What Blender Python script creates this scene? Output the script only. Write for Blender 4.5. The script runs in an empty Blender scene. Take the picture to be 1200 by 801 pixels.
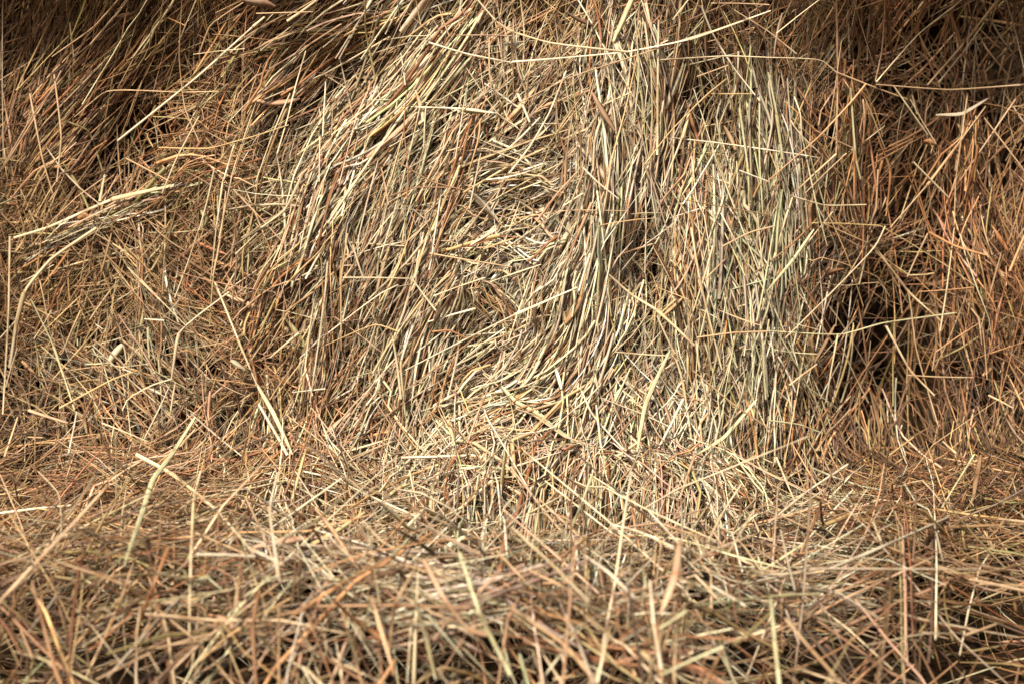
import bpy, math, random
import numpy as np

# ------------------------------------------------------------------ camera, sky, sun, exposure
SC = bpy.context.scene
FPX = 1920.0                      # focal length in pixels of the 1200 x 801 photograph
PITCH = math.radians(12.0)
CAM = np.array([0.0, -1.23, 0.356])
cam_d = bpy.data.cameras.new('camera')
cam = bpy.data.objects.new('camera', cam_d)
SC.collection.objects.link(cam)
cam.location = CAM
cam.rotation_euler = (math.radians(90) - PITCH, 0, 0)
cam_d.sensor_width = 36.0
cam_d.lens = 36.0 * FPX / 1200.0
cam_d.clip_start = 0.05
cam_d.clip_end = 100.0
cam_d.dof.use_dof = True
cam_d.dof.focus_distance = 1.17
cam_d.dof.aperture_fstop = 7.5
SC.camera = cam

SUN_EL, SUN_AZ = math.radians(50), math.radians(-26)   # azimuth from the camera's side, minus = from the left
sdir = np.array([math.sin(SUN_AZ) * math.cos(SUN_EL), -math.cos(SUN_AZ) * math.cos(SUN_EL), math.sin(SUN_EL)])
world = bpy.data.worlds.new('World')
SC.world = world
world.use_nodes = True
wn = world.node_tree
bg = wn.nodes['Background']
sky = wn.nodes.new('ShaderNodeTexSky')
sky.sky_type = 'NISHITA'
sky.sun_disc = False
sky.sun_elevation = SUN_EL
sky.sun_rotation = math.atan2(sdir[0], sdir[1])
sky.dust_density = 3.0
wn.links.new(sky.outputs[0], bg.inputs[0])
bg.inputs[1].default_value = 0.05
sun_d = bpy.data.lights.new('sun', 'SUN')
sun_d.energy = 4.9
sun_d.angle = math.radians(11)
sun_d.color = (1.0, 0.925, 0.80)
sun = bpy.data.objects.new('sun', sun_d)
SC.collection.objects.link(sun)
from mathutils import Vector
sun.rotation_euler = Vector(sdir).to_track_quat('Z', 'Y').to_euler()
sun.location = tuple(sdir * 4)
SC.view_settings.view_transform = 'Standard'
SC.view_settings.look = 'None'
SC.view_settings.gamma = 1.0
SC.view_settings.use_curve_mapping = False
SC.view_settings.exposure = 0.84
SC.cycles.max_bounces = 4
SC.cycles.diffuse_bounces = 1
SC.cycles.glossy_bounces = 1
SC.cycles.use_denoising = True

rng = np.random.default_rng(7)
random.seed(7)
M = 0.8 / 1200.0                   # metres per photograph pixel at the stack face

# ------------------------------------------------------------------ shape of the stack: a face, a foot, a ledge, a front
prof = np.array([(-0.05, 0.56), (-0.036, 0.47), (-0.008, 0.41), (0.0, 0.345), (0.0, 0.20), (-0.006, 0.10), (-0.020, 0.045), (-0.060, 0.006), (-0.12, -0.002), (-0.193, 0.010),  # topmost points form an unseen overhang, added to shade the top of the face
                 (-0.30, 0.030), (-0.364, 0.046), (-0.448, 0.049), (-0.500, 0.026), (-0.535, -0.02), (-0.555, -0.07),
                 (-0.565, -0.22), (-0.57, -0.26)])
def densify(p, n):
    d = np.r_[0, np.cumsum(np.hypot(*np.diff(p, axis=0).T))]
    t = np.linspace(0, d[-1], n)
    return np.c_[np.interp(t, d, p[:, 0]), np.interp(t, d, p[:, 1])]
prof = densify(prof, 800)
ker = np.hanning(41); ker /= ker.sum()
pad = np.r_[np.repeat(prof[:1], 20, 0), prof, np.repeat(prof[-1:], 20, 0)]
prof = np.c_[np.convolve(pad[:, 0], ker, 'valid'), np.convolve(pad[:, 1], ker, 'valid')]
prof = densify(prof, 800)
VL = np.r_[0, np.cumsum(np.hypot(*np.diff(prof, axis=0).T))]
VMAX = VL[-1]
tg = np.gradient(prof, VL, axis=0)
tg /= np.linalg.norm(tg, axis=1)[:, None]
NY, NZ = tg[:, 1], -tg[:, 0]       # outward normal: towards the camera on the face, upwards on the ledge
CR, SR = math.cos(PITCH), math.sin(PITCH)

def project(P):
    d = P - CAM
    fw = d[..., 1] * CR - d[..., 2] * SR
    up = d[..., 1] * SR + d[..., 2] * CR
    return 600 + FPX * d[..., 0] / fw, 400.5 - FPX * up / fw

def ray(px, py):
    x = (px - 600) / FPX; y = (400.5 - py) / FPX
    return np.stack([x, CR + y * SR, -SR + y * CR], -1)

def base(u, v):
    v = np.clip(v, 0, VMAX)
    y = np.interp(v, VL, prof[:, 0]); z = np.interp(v, VL, prof[:, 1])
    return np.stack([u, y, z], -1)
def nrm(v):
    v = np.clip(v, 0, VMAX)
    ny = np.interp(v, VL, NY); nz = np.interp(v, VL, NZ)
    return np.stack([0 * ny, ny, nz], -1)

# hollows (minus) and bulges (plus): photo pixel x, y, radius x, radius y, centimetres
BUMPS = [(130, 180, 45, 60, -3.6), (60, 40, 120, 90, -2.5), (385, 75, 60, 45, -3.5), (600, 10, 120, 40, -1.5), (750, 310, 26, 45, -2.4),
         (830, 120, 50, 90, -1.8), (960, 100, 60, 80, -.5), (1080, 340, 130, 120, -2.8), (1150, 130, 110, 130, -2.2), (1060, 480, 140, 55, -3.8),
         (1120, 30, 110, 70, -3.0), (670, 330, 110, 220, 2.0), (450, 180, 150, 120, 1.0), (880, 380, 150, 180, .5), (60, 480, 140, 70, -2.0),
         (180, 390, 90, 70, 1.2), (250, 500, 70, 40, -2.0), (590, 250, 50, 40, -1.2), (420, 330, 120, 120, 1.5), (400, 500, 90, 30, -1.6),
         (730, 520, 90, 25, -1.6), (900, 515, 70, 22, -2.0), (1170, 330, 60, 80, 1.0), (40, -70, 200, 70, 4.5), (1120, -70, 220, 70, 6.0)]  # last two bulges: unseen overhang added to shade the top corners
LED = [(40, 790, 0.11, 0.06, -5.5), (250, 800, 0.07, 0.04, -4.0), (430, 790, 0.06, 0.04, -4.0), (620, 790, 0.07, 0.04, -5.0), (1150, 760, 0.13, 0.09, -6.0), (1130, 690, 0.12, 0.10, -2.5),
       (130, 560, 0.10, 0.04, -1.0), (300, 640, 0.10, 0.06, 1.2), (560, 600, 0.10, 0.10, 1.0), (1000, 740, 0.08, 0.05, 1.5)]

def uv_of(px, py):                 # ray to the plain profile, by bisection along v
    px = np.atleast_1d(np.asarray(px, float)); py = np.atleast_1d(np.asarray(py, float))
    vv = np.linspace(0, VMAX, 1600)
    B = base(np.zeros_like(vv), vv)
    _, pyv = project(B)
    pyv = np.maximum.accumulate(pyv)
    v = np.interp(py, pyv, vv)
    b = base(np.zeros_like(v), v)
    fw = (b[:, 1] - CAM[1]) * CR - (b[:, 2] - CAM[2]) * SR
    u = (px - 600) / FPX * fw
    return u, v
V_FT = float(uv_of(600, 560)[1][0])
bu, bv = uv_of([b[0] for b in BUMPS], [b[1] for b in BUMPS])
lu, lv = uv_of([b[0] for b in LED], [b[1] for b in LED])
NZR = [(rng.uniform(8, 40), rng.uniform(0, 6.28), rng.uniform(0, 6.28), rng.uniform(0, 6.28)) for _ in range(9)]
def bump(u, v):
    h = np.zeros(np.broadcast(u, v).shape)
    for (x, y, rx, ry, a), uu, v0 in zip(BUMPS, bu, bv):
        h += a * 0.01 * np.exp(-((u - uu) / (rx * M)) ** 2 - ((v - v0) / (ry * M)) ** 2)
    h += .010 * np.sin(u * 17 + 1) * np.exp(-((v - V_FT) / .06) ** 2) + .006 * np.sin(u * 43 + 2) * np.exp(-((v - V_FT) / .05) ** 2)
    h += np.clip((v - V_FT) / .06, 0, 1) * .009 * np.sin(u * 29 + 2.2 * np.sin(v * 21)) * np.sin(v * 38 + 1.5 * np.sin(u * 17 + 2))
    for (x, y, rx, ry, a), uu, v0 in zip(LED, lu, lv):
        h += a * 0.01 * np.exp(-((u - uu) / rx) ** 2 - ((v - v0) / ry) ** 2)
    side = np.where(u > 0, .55, .6) * np.maximum(np.abs(u) - .20, 0) ** 1.5
    h -= side * np.clip((V_FT - v) / .12, 0, 1)
    # unseen forward flanks beyond the frame, added on both sides to shade the edges
    q_ = np.clip((np.abs(u) - .435) / .12, 0, 1); h += .36 * q_ * q_ * (3 - 2 * q_) * np.clip((V_FT + .05 - v) / .10, 0, 1)
    for f, a, p, q in NZR:
        h += 0.05 / f * np.sin(f * 1.6 * (u * math.cos(a) + v * math.sin(a)) + p) * np.sin(f * 1.1 * (v * math.cos(a) - u * math.sin(a)) + q)
    return h
def surf(u, v, h):
    return base(u, v) + nrm(v) * (bump(u, v) + h)[..., None]

# ------------------------------------------------------------------ colours of dry hay, with shade painted into some mixes
PAL = {'pale': (0.68, 0.545, 0.34), 'golden': (0.58, 0.39, 0.17), 'tan': (0.52, 0.345, 0.19), 'pink': (0.54, 0.33, 0.20),
       'brown': (0.25, 0.135, 0.065), 'rust': (0.33, 0.145, 0.06), 'green': (0.50, 0.475, 0.27), 'olive': (0.27, 0.215, 0.085), 'grey': (0.42, 0.35, 0.25),
       'orange': (0.54, 0.275, 0.12), 'dark': (0.10, 0.055, 0.03), 'white': (0.74, 0.635, 0.455)}
PN = list(PAL)
PC = np.array([PAL[k] for k in PN])
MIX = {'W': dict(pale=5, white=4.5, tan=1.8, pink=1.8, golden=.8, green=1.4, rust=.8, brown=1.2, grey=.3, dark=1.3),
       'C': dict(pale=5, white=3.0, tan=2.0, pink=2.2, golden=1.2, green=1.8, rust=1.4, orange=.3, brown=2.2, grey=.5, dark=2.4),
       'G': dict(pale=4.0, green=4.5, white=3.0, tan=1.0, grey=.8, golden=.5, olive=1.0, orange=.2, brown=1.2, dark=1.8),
       'L': dict(pale=1.4, tan=1.8, golden=3.2, pink=1.0, rust=2.8, orange=2.6, brown=3.0, olive=1.8, dark=3.2),  # L, R and O: own warm tones, also deepened as painted edge shade
       'D': dict(pale=.5, tan=1.2, golden=1.2, pink=.8, rust=3.0, brown=4.6, olive=1.8, grey=.4, dark=6.5, orange=1.0),  # browner hay, darkened to paint shade into corners and hollows
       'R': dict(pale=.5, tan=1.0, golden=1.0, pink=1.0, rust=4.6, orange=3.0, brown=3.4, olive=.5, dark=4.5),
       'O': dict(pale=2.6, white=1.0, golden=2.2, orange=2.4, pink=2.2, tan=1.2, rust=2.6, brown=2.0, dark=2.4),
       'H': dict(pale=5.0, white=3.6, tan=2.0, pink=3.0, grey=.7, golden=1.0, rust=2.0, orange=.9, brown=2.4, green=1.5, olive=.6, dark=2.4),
       'F': dict(pale=2.6, white=.8, tan=2.0, pink=2.4, grey=.5, golden=1.0, orange=1.6, rust=2.4, brown=3.8, olive=1.8, dark=5.5, green=.6)}  # browner foreground mix, darkened to paint shade along the bottom
MK = list(MIX)
MW = np.array([[MIX[k].get(n, 0.0) for n in PN] for k in MK]); MW /= MW.sum(1)[:, None]

# lie of the hay: photo x, y, lean in degrees (0 level, 90 upright, anticlockwise), scatter, length px, width px, colour mix
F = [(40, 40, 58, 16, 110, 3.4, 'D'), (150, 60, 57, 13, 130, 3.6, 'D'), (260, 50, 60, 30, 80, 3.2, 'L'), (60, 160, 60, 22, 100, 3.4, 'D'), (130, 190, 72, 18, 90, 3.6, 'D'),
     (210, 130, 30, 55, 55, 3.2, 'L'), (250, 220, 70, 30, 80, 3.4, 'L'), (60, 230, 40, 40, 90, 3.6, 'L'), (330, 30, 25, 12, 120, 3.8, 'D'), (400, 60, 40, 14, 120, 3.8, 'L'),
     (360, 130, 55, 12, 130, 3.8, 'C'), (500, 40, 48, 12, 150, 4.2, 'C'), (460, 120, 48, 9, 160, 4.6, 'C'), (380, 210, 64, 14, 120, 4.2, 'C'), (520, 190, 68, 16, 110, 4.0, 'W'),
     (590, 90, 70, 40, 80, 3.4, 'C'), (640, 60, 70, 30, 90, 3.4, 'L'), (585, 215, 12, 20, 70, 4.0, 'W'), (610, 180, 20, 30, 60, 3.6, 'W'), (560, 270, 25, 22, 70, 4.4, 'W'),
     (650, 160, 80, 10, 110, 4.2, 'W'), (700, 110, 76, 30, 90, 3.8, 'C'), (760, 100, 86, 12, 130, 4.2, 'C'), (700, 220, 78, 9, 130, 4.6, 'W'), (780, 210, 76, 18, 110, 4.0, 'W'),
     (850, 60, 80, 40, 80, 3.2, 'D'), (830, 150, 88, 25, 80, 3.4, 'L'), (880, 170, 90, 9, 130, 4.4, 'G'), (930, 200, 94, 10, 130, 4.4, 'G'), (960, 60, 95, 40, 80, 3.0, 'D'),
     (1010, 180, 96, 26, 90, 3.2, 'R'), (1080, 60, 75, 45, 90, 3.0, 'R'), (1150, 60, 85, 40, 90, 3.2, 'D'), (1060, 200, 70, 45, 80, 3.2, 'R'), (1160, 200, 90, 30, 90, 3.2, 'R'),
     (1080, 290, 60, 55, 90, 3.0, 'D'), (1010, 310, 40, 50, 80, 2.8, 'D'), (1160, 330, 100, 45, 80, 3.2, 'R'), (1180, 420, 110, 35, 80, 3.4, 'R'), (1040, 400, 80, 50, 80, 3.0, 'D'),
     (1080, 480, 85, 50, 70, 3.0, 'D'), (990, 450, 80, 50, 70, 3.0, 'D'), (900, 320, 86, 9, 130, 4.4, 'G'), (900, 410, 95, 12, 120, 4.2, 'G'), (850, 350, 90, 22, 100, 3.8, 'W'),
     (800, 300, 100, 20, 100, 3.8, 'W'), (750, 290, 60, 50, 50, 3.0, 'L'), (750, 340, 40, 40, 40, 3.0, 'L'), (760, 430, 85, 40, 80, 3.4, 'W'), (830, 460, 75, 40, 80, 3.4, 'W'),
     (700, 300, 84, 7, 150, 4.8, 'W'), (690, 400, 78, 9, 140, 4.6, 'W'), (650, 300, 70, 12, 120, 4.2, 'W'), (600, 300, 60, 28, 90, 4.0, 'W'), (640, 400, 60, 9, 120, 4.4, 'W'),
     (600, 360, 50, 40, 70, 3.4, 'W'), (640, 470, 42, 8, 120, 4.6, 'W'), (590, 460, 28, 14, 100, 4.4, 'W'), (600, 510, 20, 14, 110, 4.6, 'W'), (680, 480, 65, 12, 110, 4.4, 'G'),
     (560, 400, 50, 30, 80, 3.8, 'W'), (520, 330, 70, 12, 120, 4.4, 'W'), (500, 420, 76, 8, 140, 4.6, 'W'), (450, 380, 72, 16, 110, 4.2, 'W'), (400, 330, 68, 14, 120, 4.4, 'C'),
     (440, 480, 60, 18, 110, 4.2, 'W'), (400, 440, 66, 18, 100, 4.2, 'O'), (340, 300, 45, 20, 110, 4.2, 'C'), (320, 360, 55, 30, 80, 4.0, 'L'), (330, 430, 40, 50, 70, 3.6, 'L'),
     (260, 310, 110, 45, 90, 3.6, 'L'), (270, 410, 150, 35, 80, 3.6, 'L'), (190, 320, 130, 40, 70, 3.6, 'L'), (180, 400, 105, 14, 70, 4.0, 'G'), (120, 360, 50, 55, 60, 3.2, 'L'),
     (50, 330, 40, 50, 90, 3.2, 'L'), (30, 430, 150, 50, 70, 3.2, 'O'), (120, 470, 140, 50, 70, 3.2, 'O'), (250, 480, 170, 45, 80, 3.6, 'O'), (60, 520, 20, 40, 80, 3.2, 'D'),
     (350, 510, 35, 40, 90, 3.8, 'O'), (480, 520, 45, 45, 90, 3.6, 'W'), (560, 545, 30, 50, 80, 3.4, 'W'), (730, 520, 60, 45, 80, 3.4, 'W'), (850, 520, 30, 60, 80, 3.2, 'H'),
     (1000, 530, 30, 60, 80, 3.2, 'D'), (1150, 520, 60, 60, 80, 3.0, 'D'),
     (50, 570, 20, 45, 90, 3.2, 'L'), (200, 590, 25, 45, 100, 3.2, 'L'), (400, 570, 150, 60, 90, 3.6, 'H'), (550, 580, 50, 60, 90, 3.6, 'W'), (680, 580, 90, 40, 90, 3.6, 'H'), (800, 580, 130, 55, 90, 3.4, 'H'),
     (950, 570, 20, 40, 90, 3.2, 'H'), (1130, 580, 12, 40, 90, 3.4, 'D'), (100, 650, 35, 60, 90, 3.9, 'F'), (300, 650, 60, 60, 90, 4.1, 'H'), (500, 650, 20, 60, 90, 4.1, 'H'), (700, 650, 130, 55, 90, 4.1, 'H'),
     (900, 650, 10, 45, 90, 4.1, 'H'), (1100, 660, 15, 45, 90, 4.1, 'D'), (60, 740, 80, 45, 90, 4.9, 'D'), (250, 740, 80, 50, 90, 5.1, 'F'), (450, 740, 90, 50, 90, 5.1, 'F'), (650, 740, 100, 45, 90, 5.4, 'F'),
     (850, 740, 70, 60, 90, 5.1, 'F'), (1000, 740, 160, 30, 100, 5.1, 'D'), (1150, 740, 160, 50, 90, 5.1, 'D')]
FX = np.array([f[0] for f in F], float); FY = np.array([f[1] for f in F], float)
FA = np.radians([f[2] for f in F]); FS = np.array([f[3] for f in F], float); FL = np.array([f[4] for f in F], float)
FW = np.array([f[5] for f in F]); FM = np.array([MW[MK.index(f[6])] for f in F])
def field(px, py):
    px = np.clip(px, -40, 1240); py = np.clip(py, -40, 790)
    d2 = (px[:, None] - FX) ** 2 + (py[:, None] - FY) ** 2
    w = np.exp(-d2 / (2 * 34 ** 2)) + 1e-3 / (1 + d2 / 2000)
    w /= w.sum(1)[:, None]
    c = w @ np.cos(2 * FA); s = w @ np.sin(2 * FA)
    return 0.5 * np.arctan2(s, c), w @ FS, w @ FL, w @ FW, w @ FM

# ------------------------------------------------------------------ strand builder (vectorised)
class Mass:
    def __init__(s): s.v = []; s.f = []; s.c = []; s.uv = []; s.n = 0
    def add(s, P, rad, N0, flat, col, sides=4, twist=None, fold=None):
        n, k, _ = P.shape
        T = np.gradient(P, axis=1); T /= np.linalg.norm(T, axis=2)[..., None] + 1e-9
        S = np.cross(T, N0[:, None, :]); S /= np.linalg.norm(S, axis=2)[..., None] + 1e-9
        Nn = np.cross(S, T)
        if twist is not None:
            a = twist[0][:, None] + twist[1][:, None] * np.linspace(0, 1, k)
            ca, sa = np.cos(a)[..., None], np.sin(a)[..., None]
            S, Nn = S * ca + Nn * sa, Nn * ca - S * sa
        ang = np.arange(sides) * 2 * math.pi / sides
        V = np.empty((n, k, sides, 3))
        for j, a in enumerate(ang):
            V[:, :, j] = P + S * (rad * math.cos(a))[..., None] + Nn * (rad * flat[:, None] * math.sin(a))[..., None]
        idx = np.arange(n * k * sides).reshape(n, k, sides) + s.n
        a = idx[:, :-1]; b = idx[:, 1:]
        q = np.stack([a, np.roll(a, -1, 2), np.roll(b, -1, 2), b], -1).reshape(-1, 4)
        L = np.linalg.norm(np.diff(P, axis=1), axis=2).sum(1)
        v = np.linspace(0, 1, k)[None, :] * L[:, None] + rng.uniform(0, 50, n)[:, None]
        s.v.append(V.reshape(-1, 3)); s.f.append(q); s.n += n * k * sides
        tt = np.linspace(0, 1, k)[None, :]
        g = 1 + rng.normal(0, .10, n)[:, None] * (tt - .5) * 2 + rng.normal(0, .07, (n, k))
        tip = (rng.random(n) < .35)[:, None] * np.clip(tt - .6, 0, 1) * .55
        cc = col[:, None, :] * g[..., None]; lum = cc.mean(2, keepdims=True)
        cc = cc * (1 - tip[..., None]) + (lum * np.array([1.35, 1.15, .85])) * tip[..., None]
        s.c.append(np.clip(np.repeat(cc.reshape(-1, 3), sides, 0), .008, .86))
        uv = np.empty((n, k, sides, 2)); uv[..., 0] = np.cos(ang) * 0.5 + 0.5 + 0.6 * (np.sin(ang) > 0); uv[..., 1] = v[:, :, None]
        s.uv.append(uv.reshape(-1, 2))
    def mesh(s, name, mat, origin=None):
        V = np.concatenate(s.v); Q = np.concatenate(s.f); C = np.concatenate(s.c); UV = np.concatenate(s.uv)
        if origin is not None: V = V - origin
        m = bpy.data.meshes.new(name)
        m.vertices.add(len(V)); m.vertices.foreach_set('co', V.astype(np.float32).ravel())
        m.loops.add(Q.size); m.loops.foreach_set('vertex_index', Q.astype(np.int32).ravel())
        m.polygons.add(len(Q)); m.polygons.foreach_set('loop_start', np.arange(0, Q.size, 4, dtype=np.int32))
        m.polygons.foreach_set('use_smooth', np.ones(len(Q), bool))
        at = m.attributes.new('hay_colour', 'FLOAT_COLOR', 'POINT')
        at.data.foreach_set('color', np.c_[C, np.ones(len(C))].astype(np.float32).ravel())
        a2 = m.attributes.new('strand', 'FLOAT2', 'POINT')
        a2.data.foreach_set('vector', UV.astype(np.float32).ravel())
        m.update(calc_edges=True)
        m.materials.append(mat)
        return m

def hay_material(name, rough=0.62):
    m = bpy.data.materials.new(name); m.use_nodes = True
    t = m.node_tree; N = t.nodes.new; Lk = t.links.new
    p = t.nodes['Principled BSDF']
    ac = N('ShaderNodeAttribute'); ac.attribute_name = 'hay_colour'
    au = N('ShaderNodeAttribute'); au.attribute_name = 'strand'
    mp = N('ShaderNodeMapping'); mp.inputs['Scale'].default_value = (3.2, 14, 1)
    Lk(au.outputs['Vector'], mp.inputs[0])
    n1 = N('ShaderNodeTexNoise'); n1.inputs['Scale'].default_value = 1.0; n1.inputs['Detail'].default_value = 3
    Lk(mp.outputs[0], n1.inputs['Vector'])
    mp2 = N('ShaderNodeMapping'); mp2.inputs['Scale'].default_value = (0.8, 55, 1)
    Lk(au.outputs['Vector'], mp2.inputs[0])
    n2 = N('ShaderNodeTexNoise'); n2.inputs['Scale'].default_value = 1.0; n2.inputs['Detail'].default_value = 4
    Lk(mp2.outputs[0], n2.inputs['Vector'])
    r1 = N('ShaderNodeMapRange'); r1.inputs[1].default_value = .3; r1.inputs[2].default_value = .7; r1.inputs[3].default_value = .70; r1.inputs[4].default_value = 1.18
    Lk(n1.outputs[0], r1.inputs[0])
    mul = N('ShaderNodeMix'); mul.data_type = 'RGBA'; mul.blend_type = 'MULTIPLY'; mul.inputs[0].default_value = 1
    Lk(ac.outputs['Color'], mul.inputs[6]); Lk(r1.outputs[0], mul.inputs[7])
    r2 = N('ShaderNodeMapRange'); r2.inputs[1].default_value = .54; r2.inputs[2].default_value = .66; r2.inputs[3].default_value = 0; r2.inputs[4].default_value = .7
    Lk(n2.outputs[0], r2.inputs[0])
    wear = N('ShaderNodeMix'); wear.data_type = 'RGBA'; wear.blend_type = 'MULTIPLY'
    Lk(r2.outputs[0], wear.inputs[0]); Lk(mul.outputs[2], wear.inputs[6]); wear.inputs[7].default_value = (0.55, 0.36, 0.22, 1)
    Lk(wear.outputs[2], p.inputs['Base Color'])
    p.inputs['Roughness'].default_value = rough
    p.inputs['Specular IOR Level'].default_value = 0.35
    bp = N('ShaderNodeBump'); bp.inputs['Strength'].default_value = .5; bp.inputs['Distance'].default_value = 0.0006
    mp3 = N('ShaderNodeMapping'); mp3.inputs['Scale'].default_value = (9, 18, 1)
    Lk(au.outputs['Vector'], mp3.inputs[0])
    n3 = N('ShaderNodeTexNoise'); n3.inputs['Scale'].default_value = 1.0
    Lk(mp3.outputs[0], n3.inputs['Vector']); Lk(n3.outputs[0], bp.inputs['Height']); Lk(bp.outputs[0], p.inputs['Normal'])
    return m
HAY = hay_material('dry_hay'); STRAW = hay_material('dry_straw', 0.5)

def pick(mix, n):
    cum = np.cumsum(mix, 1); r = rng.random(n)[:, None] * cum[:, -1:]
    return PC[np.minimum((r > cum).sum(1), len(PN) - 1)]
def vary(col, a=.16):
    n = len(col)
    b = np.exp(rng.normal(0, a, n))[:, None]
    return np.clip(col * b * (1 + rng.normal(0, .05, (n, 3))), .01, .86)

def strands(mass, u, v, h, ang, L, w, col, k=6, curve=None, rise=None, kink=0.0, flat=None, sides=4, hook=None):
    """centre lines laid over the surface; lengths and widths in metres"""
    n = len(u)
    t = np.linspace(-.5, .5, k)[None, :] * L[:, None]
    cv = rng.normal(0, .35, n) if curve is None else curve
    a = ang[:, None] + cv[:, None] * np.linspace(-.5, .5, k)[None, :] * 2
    if kink:
        kk = (rng.random(n) < kink) * rng.normal(0, .8, n)
        pos = rng.integers(1, k - 1, n)
        a = a + kk[:, None] * (np.arange(k)[None, :] >= pos[:, None])
    ds = (L / (k - 1))[:, None]
    du = np.cumsum(np.cos(a) * ds, 1); dv = -np.cumsum(np.sin(a) * ds, 1)
    du -= du.mean(1)[:, None]; dv -= dv.mean(1)[:, None]
    U = u[:, None] + du; V = v[:, None] + dv
    sl = rng.normal(0, .12, n) if rise is None else rise
    tt = np.linspace(-1, 1, k)[None, :]
    H = h[:, None] + sl[:, None] * t + rng.normal(0, .02, n)[:, None] * L[:, None] * (1 - tt ** 2)
    # follow the smoothed shape under the strand's middle, not each dip
    Bm = bump(u, v)[:, None]; B = bump(U, V)
    P = base(U, V) + nrm(V) * (0.65 * B + 0.35 * Bm + H)[..., None]
    fl = np.where(rng.random(n) < .55, rng.uniform(.6, .95, n), rng.uniform(.12, .3, n)) if flat is None else flat
    prf = np.ones(k)
    if k > 2: prf[0] = .75; prf[-1] = .55
    leaf = fl < .35
    R = (w / 2)[:, None] * np.where(leaf[:, None], 1.1 * np.sin(np.pi * np.linspace(.12, .95, k)) ** .6, prf[None, :])
    tw = (np.where(leaf, rng.normal(0, .6, n), rng.uniform(0, 6.28, n)), np.where(leaf, rng.normal(0, .9, n), 0))
    mass.add(P, R, nrm(v), fl, col, sides, tw)

def scatter(n, u0, u1, v0, v1):
    return rng.uniform(u0, u1, n), rng.uniform(v0, v1, n)

def pxof(u, v):
    return project(surf(u, v, np.zeros_like(u)))

u_l, v_face0 = -0.56, 0.0
V_FOOT = float(uv_of(600, 548)[1][0]); V_TOP = float(uv_of(600, 0)[1][0]) - 0.09
def tone_noise(u, v):
    return np.sin(u * 37 + 3 * np.sin(v * 19)) * np.sin(v * 31 + 2 * np.sin(u * 23))

SPARSE = [(40, 760, 200, 80, .75), (260, 800, 150, 55, .7), (450, 800, 150, 50, .65), (640, 790, 130, 55, .65), (850, 805, 160, 40, .55), (1170, 730, 170, 110, .75), (1180, 620, 80, 40, .4),
          (40, 20, 170, 70, .6), (130, 170, 60, 80, .55), (1130, 40, 150, 110, .6), (1170, 160, 70, 110, .5), (1045, 300, 110, 80, .55), (1060, 480, 170, 60, .6), (920, 500, 60, 30, .5),
          (20, 540, 110, 30, .4), (240, 500, 60, 22, .4), (390, 75, 60, 45, .4), (830, 120, 50, 70, .4), (750, 315, 28, 50, .5), (600, 5, 200, 25, .3), (400, 530, 60, 15, .4), (1190, 400, 40, 120, .4)]
def thinness(px, py):
    k = np.ones_like(px)
    for x, y, rx, ry, a in SPARSE: k *= 1 - a * np.exp(-((px - x) / rx) ** 2 - ((py - y) / ry) ** 2)
    return k
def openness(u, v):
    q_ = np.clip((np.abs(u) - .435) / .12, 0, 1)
    return np.minimum(bump(u, v), .03) + np.where(u > 0, .55, .6) * np.maximum(np.abs(u) - .20, 0) ** 1.5 * np.clip((V_FT - v) / .12, 0, 1)
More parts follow.
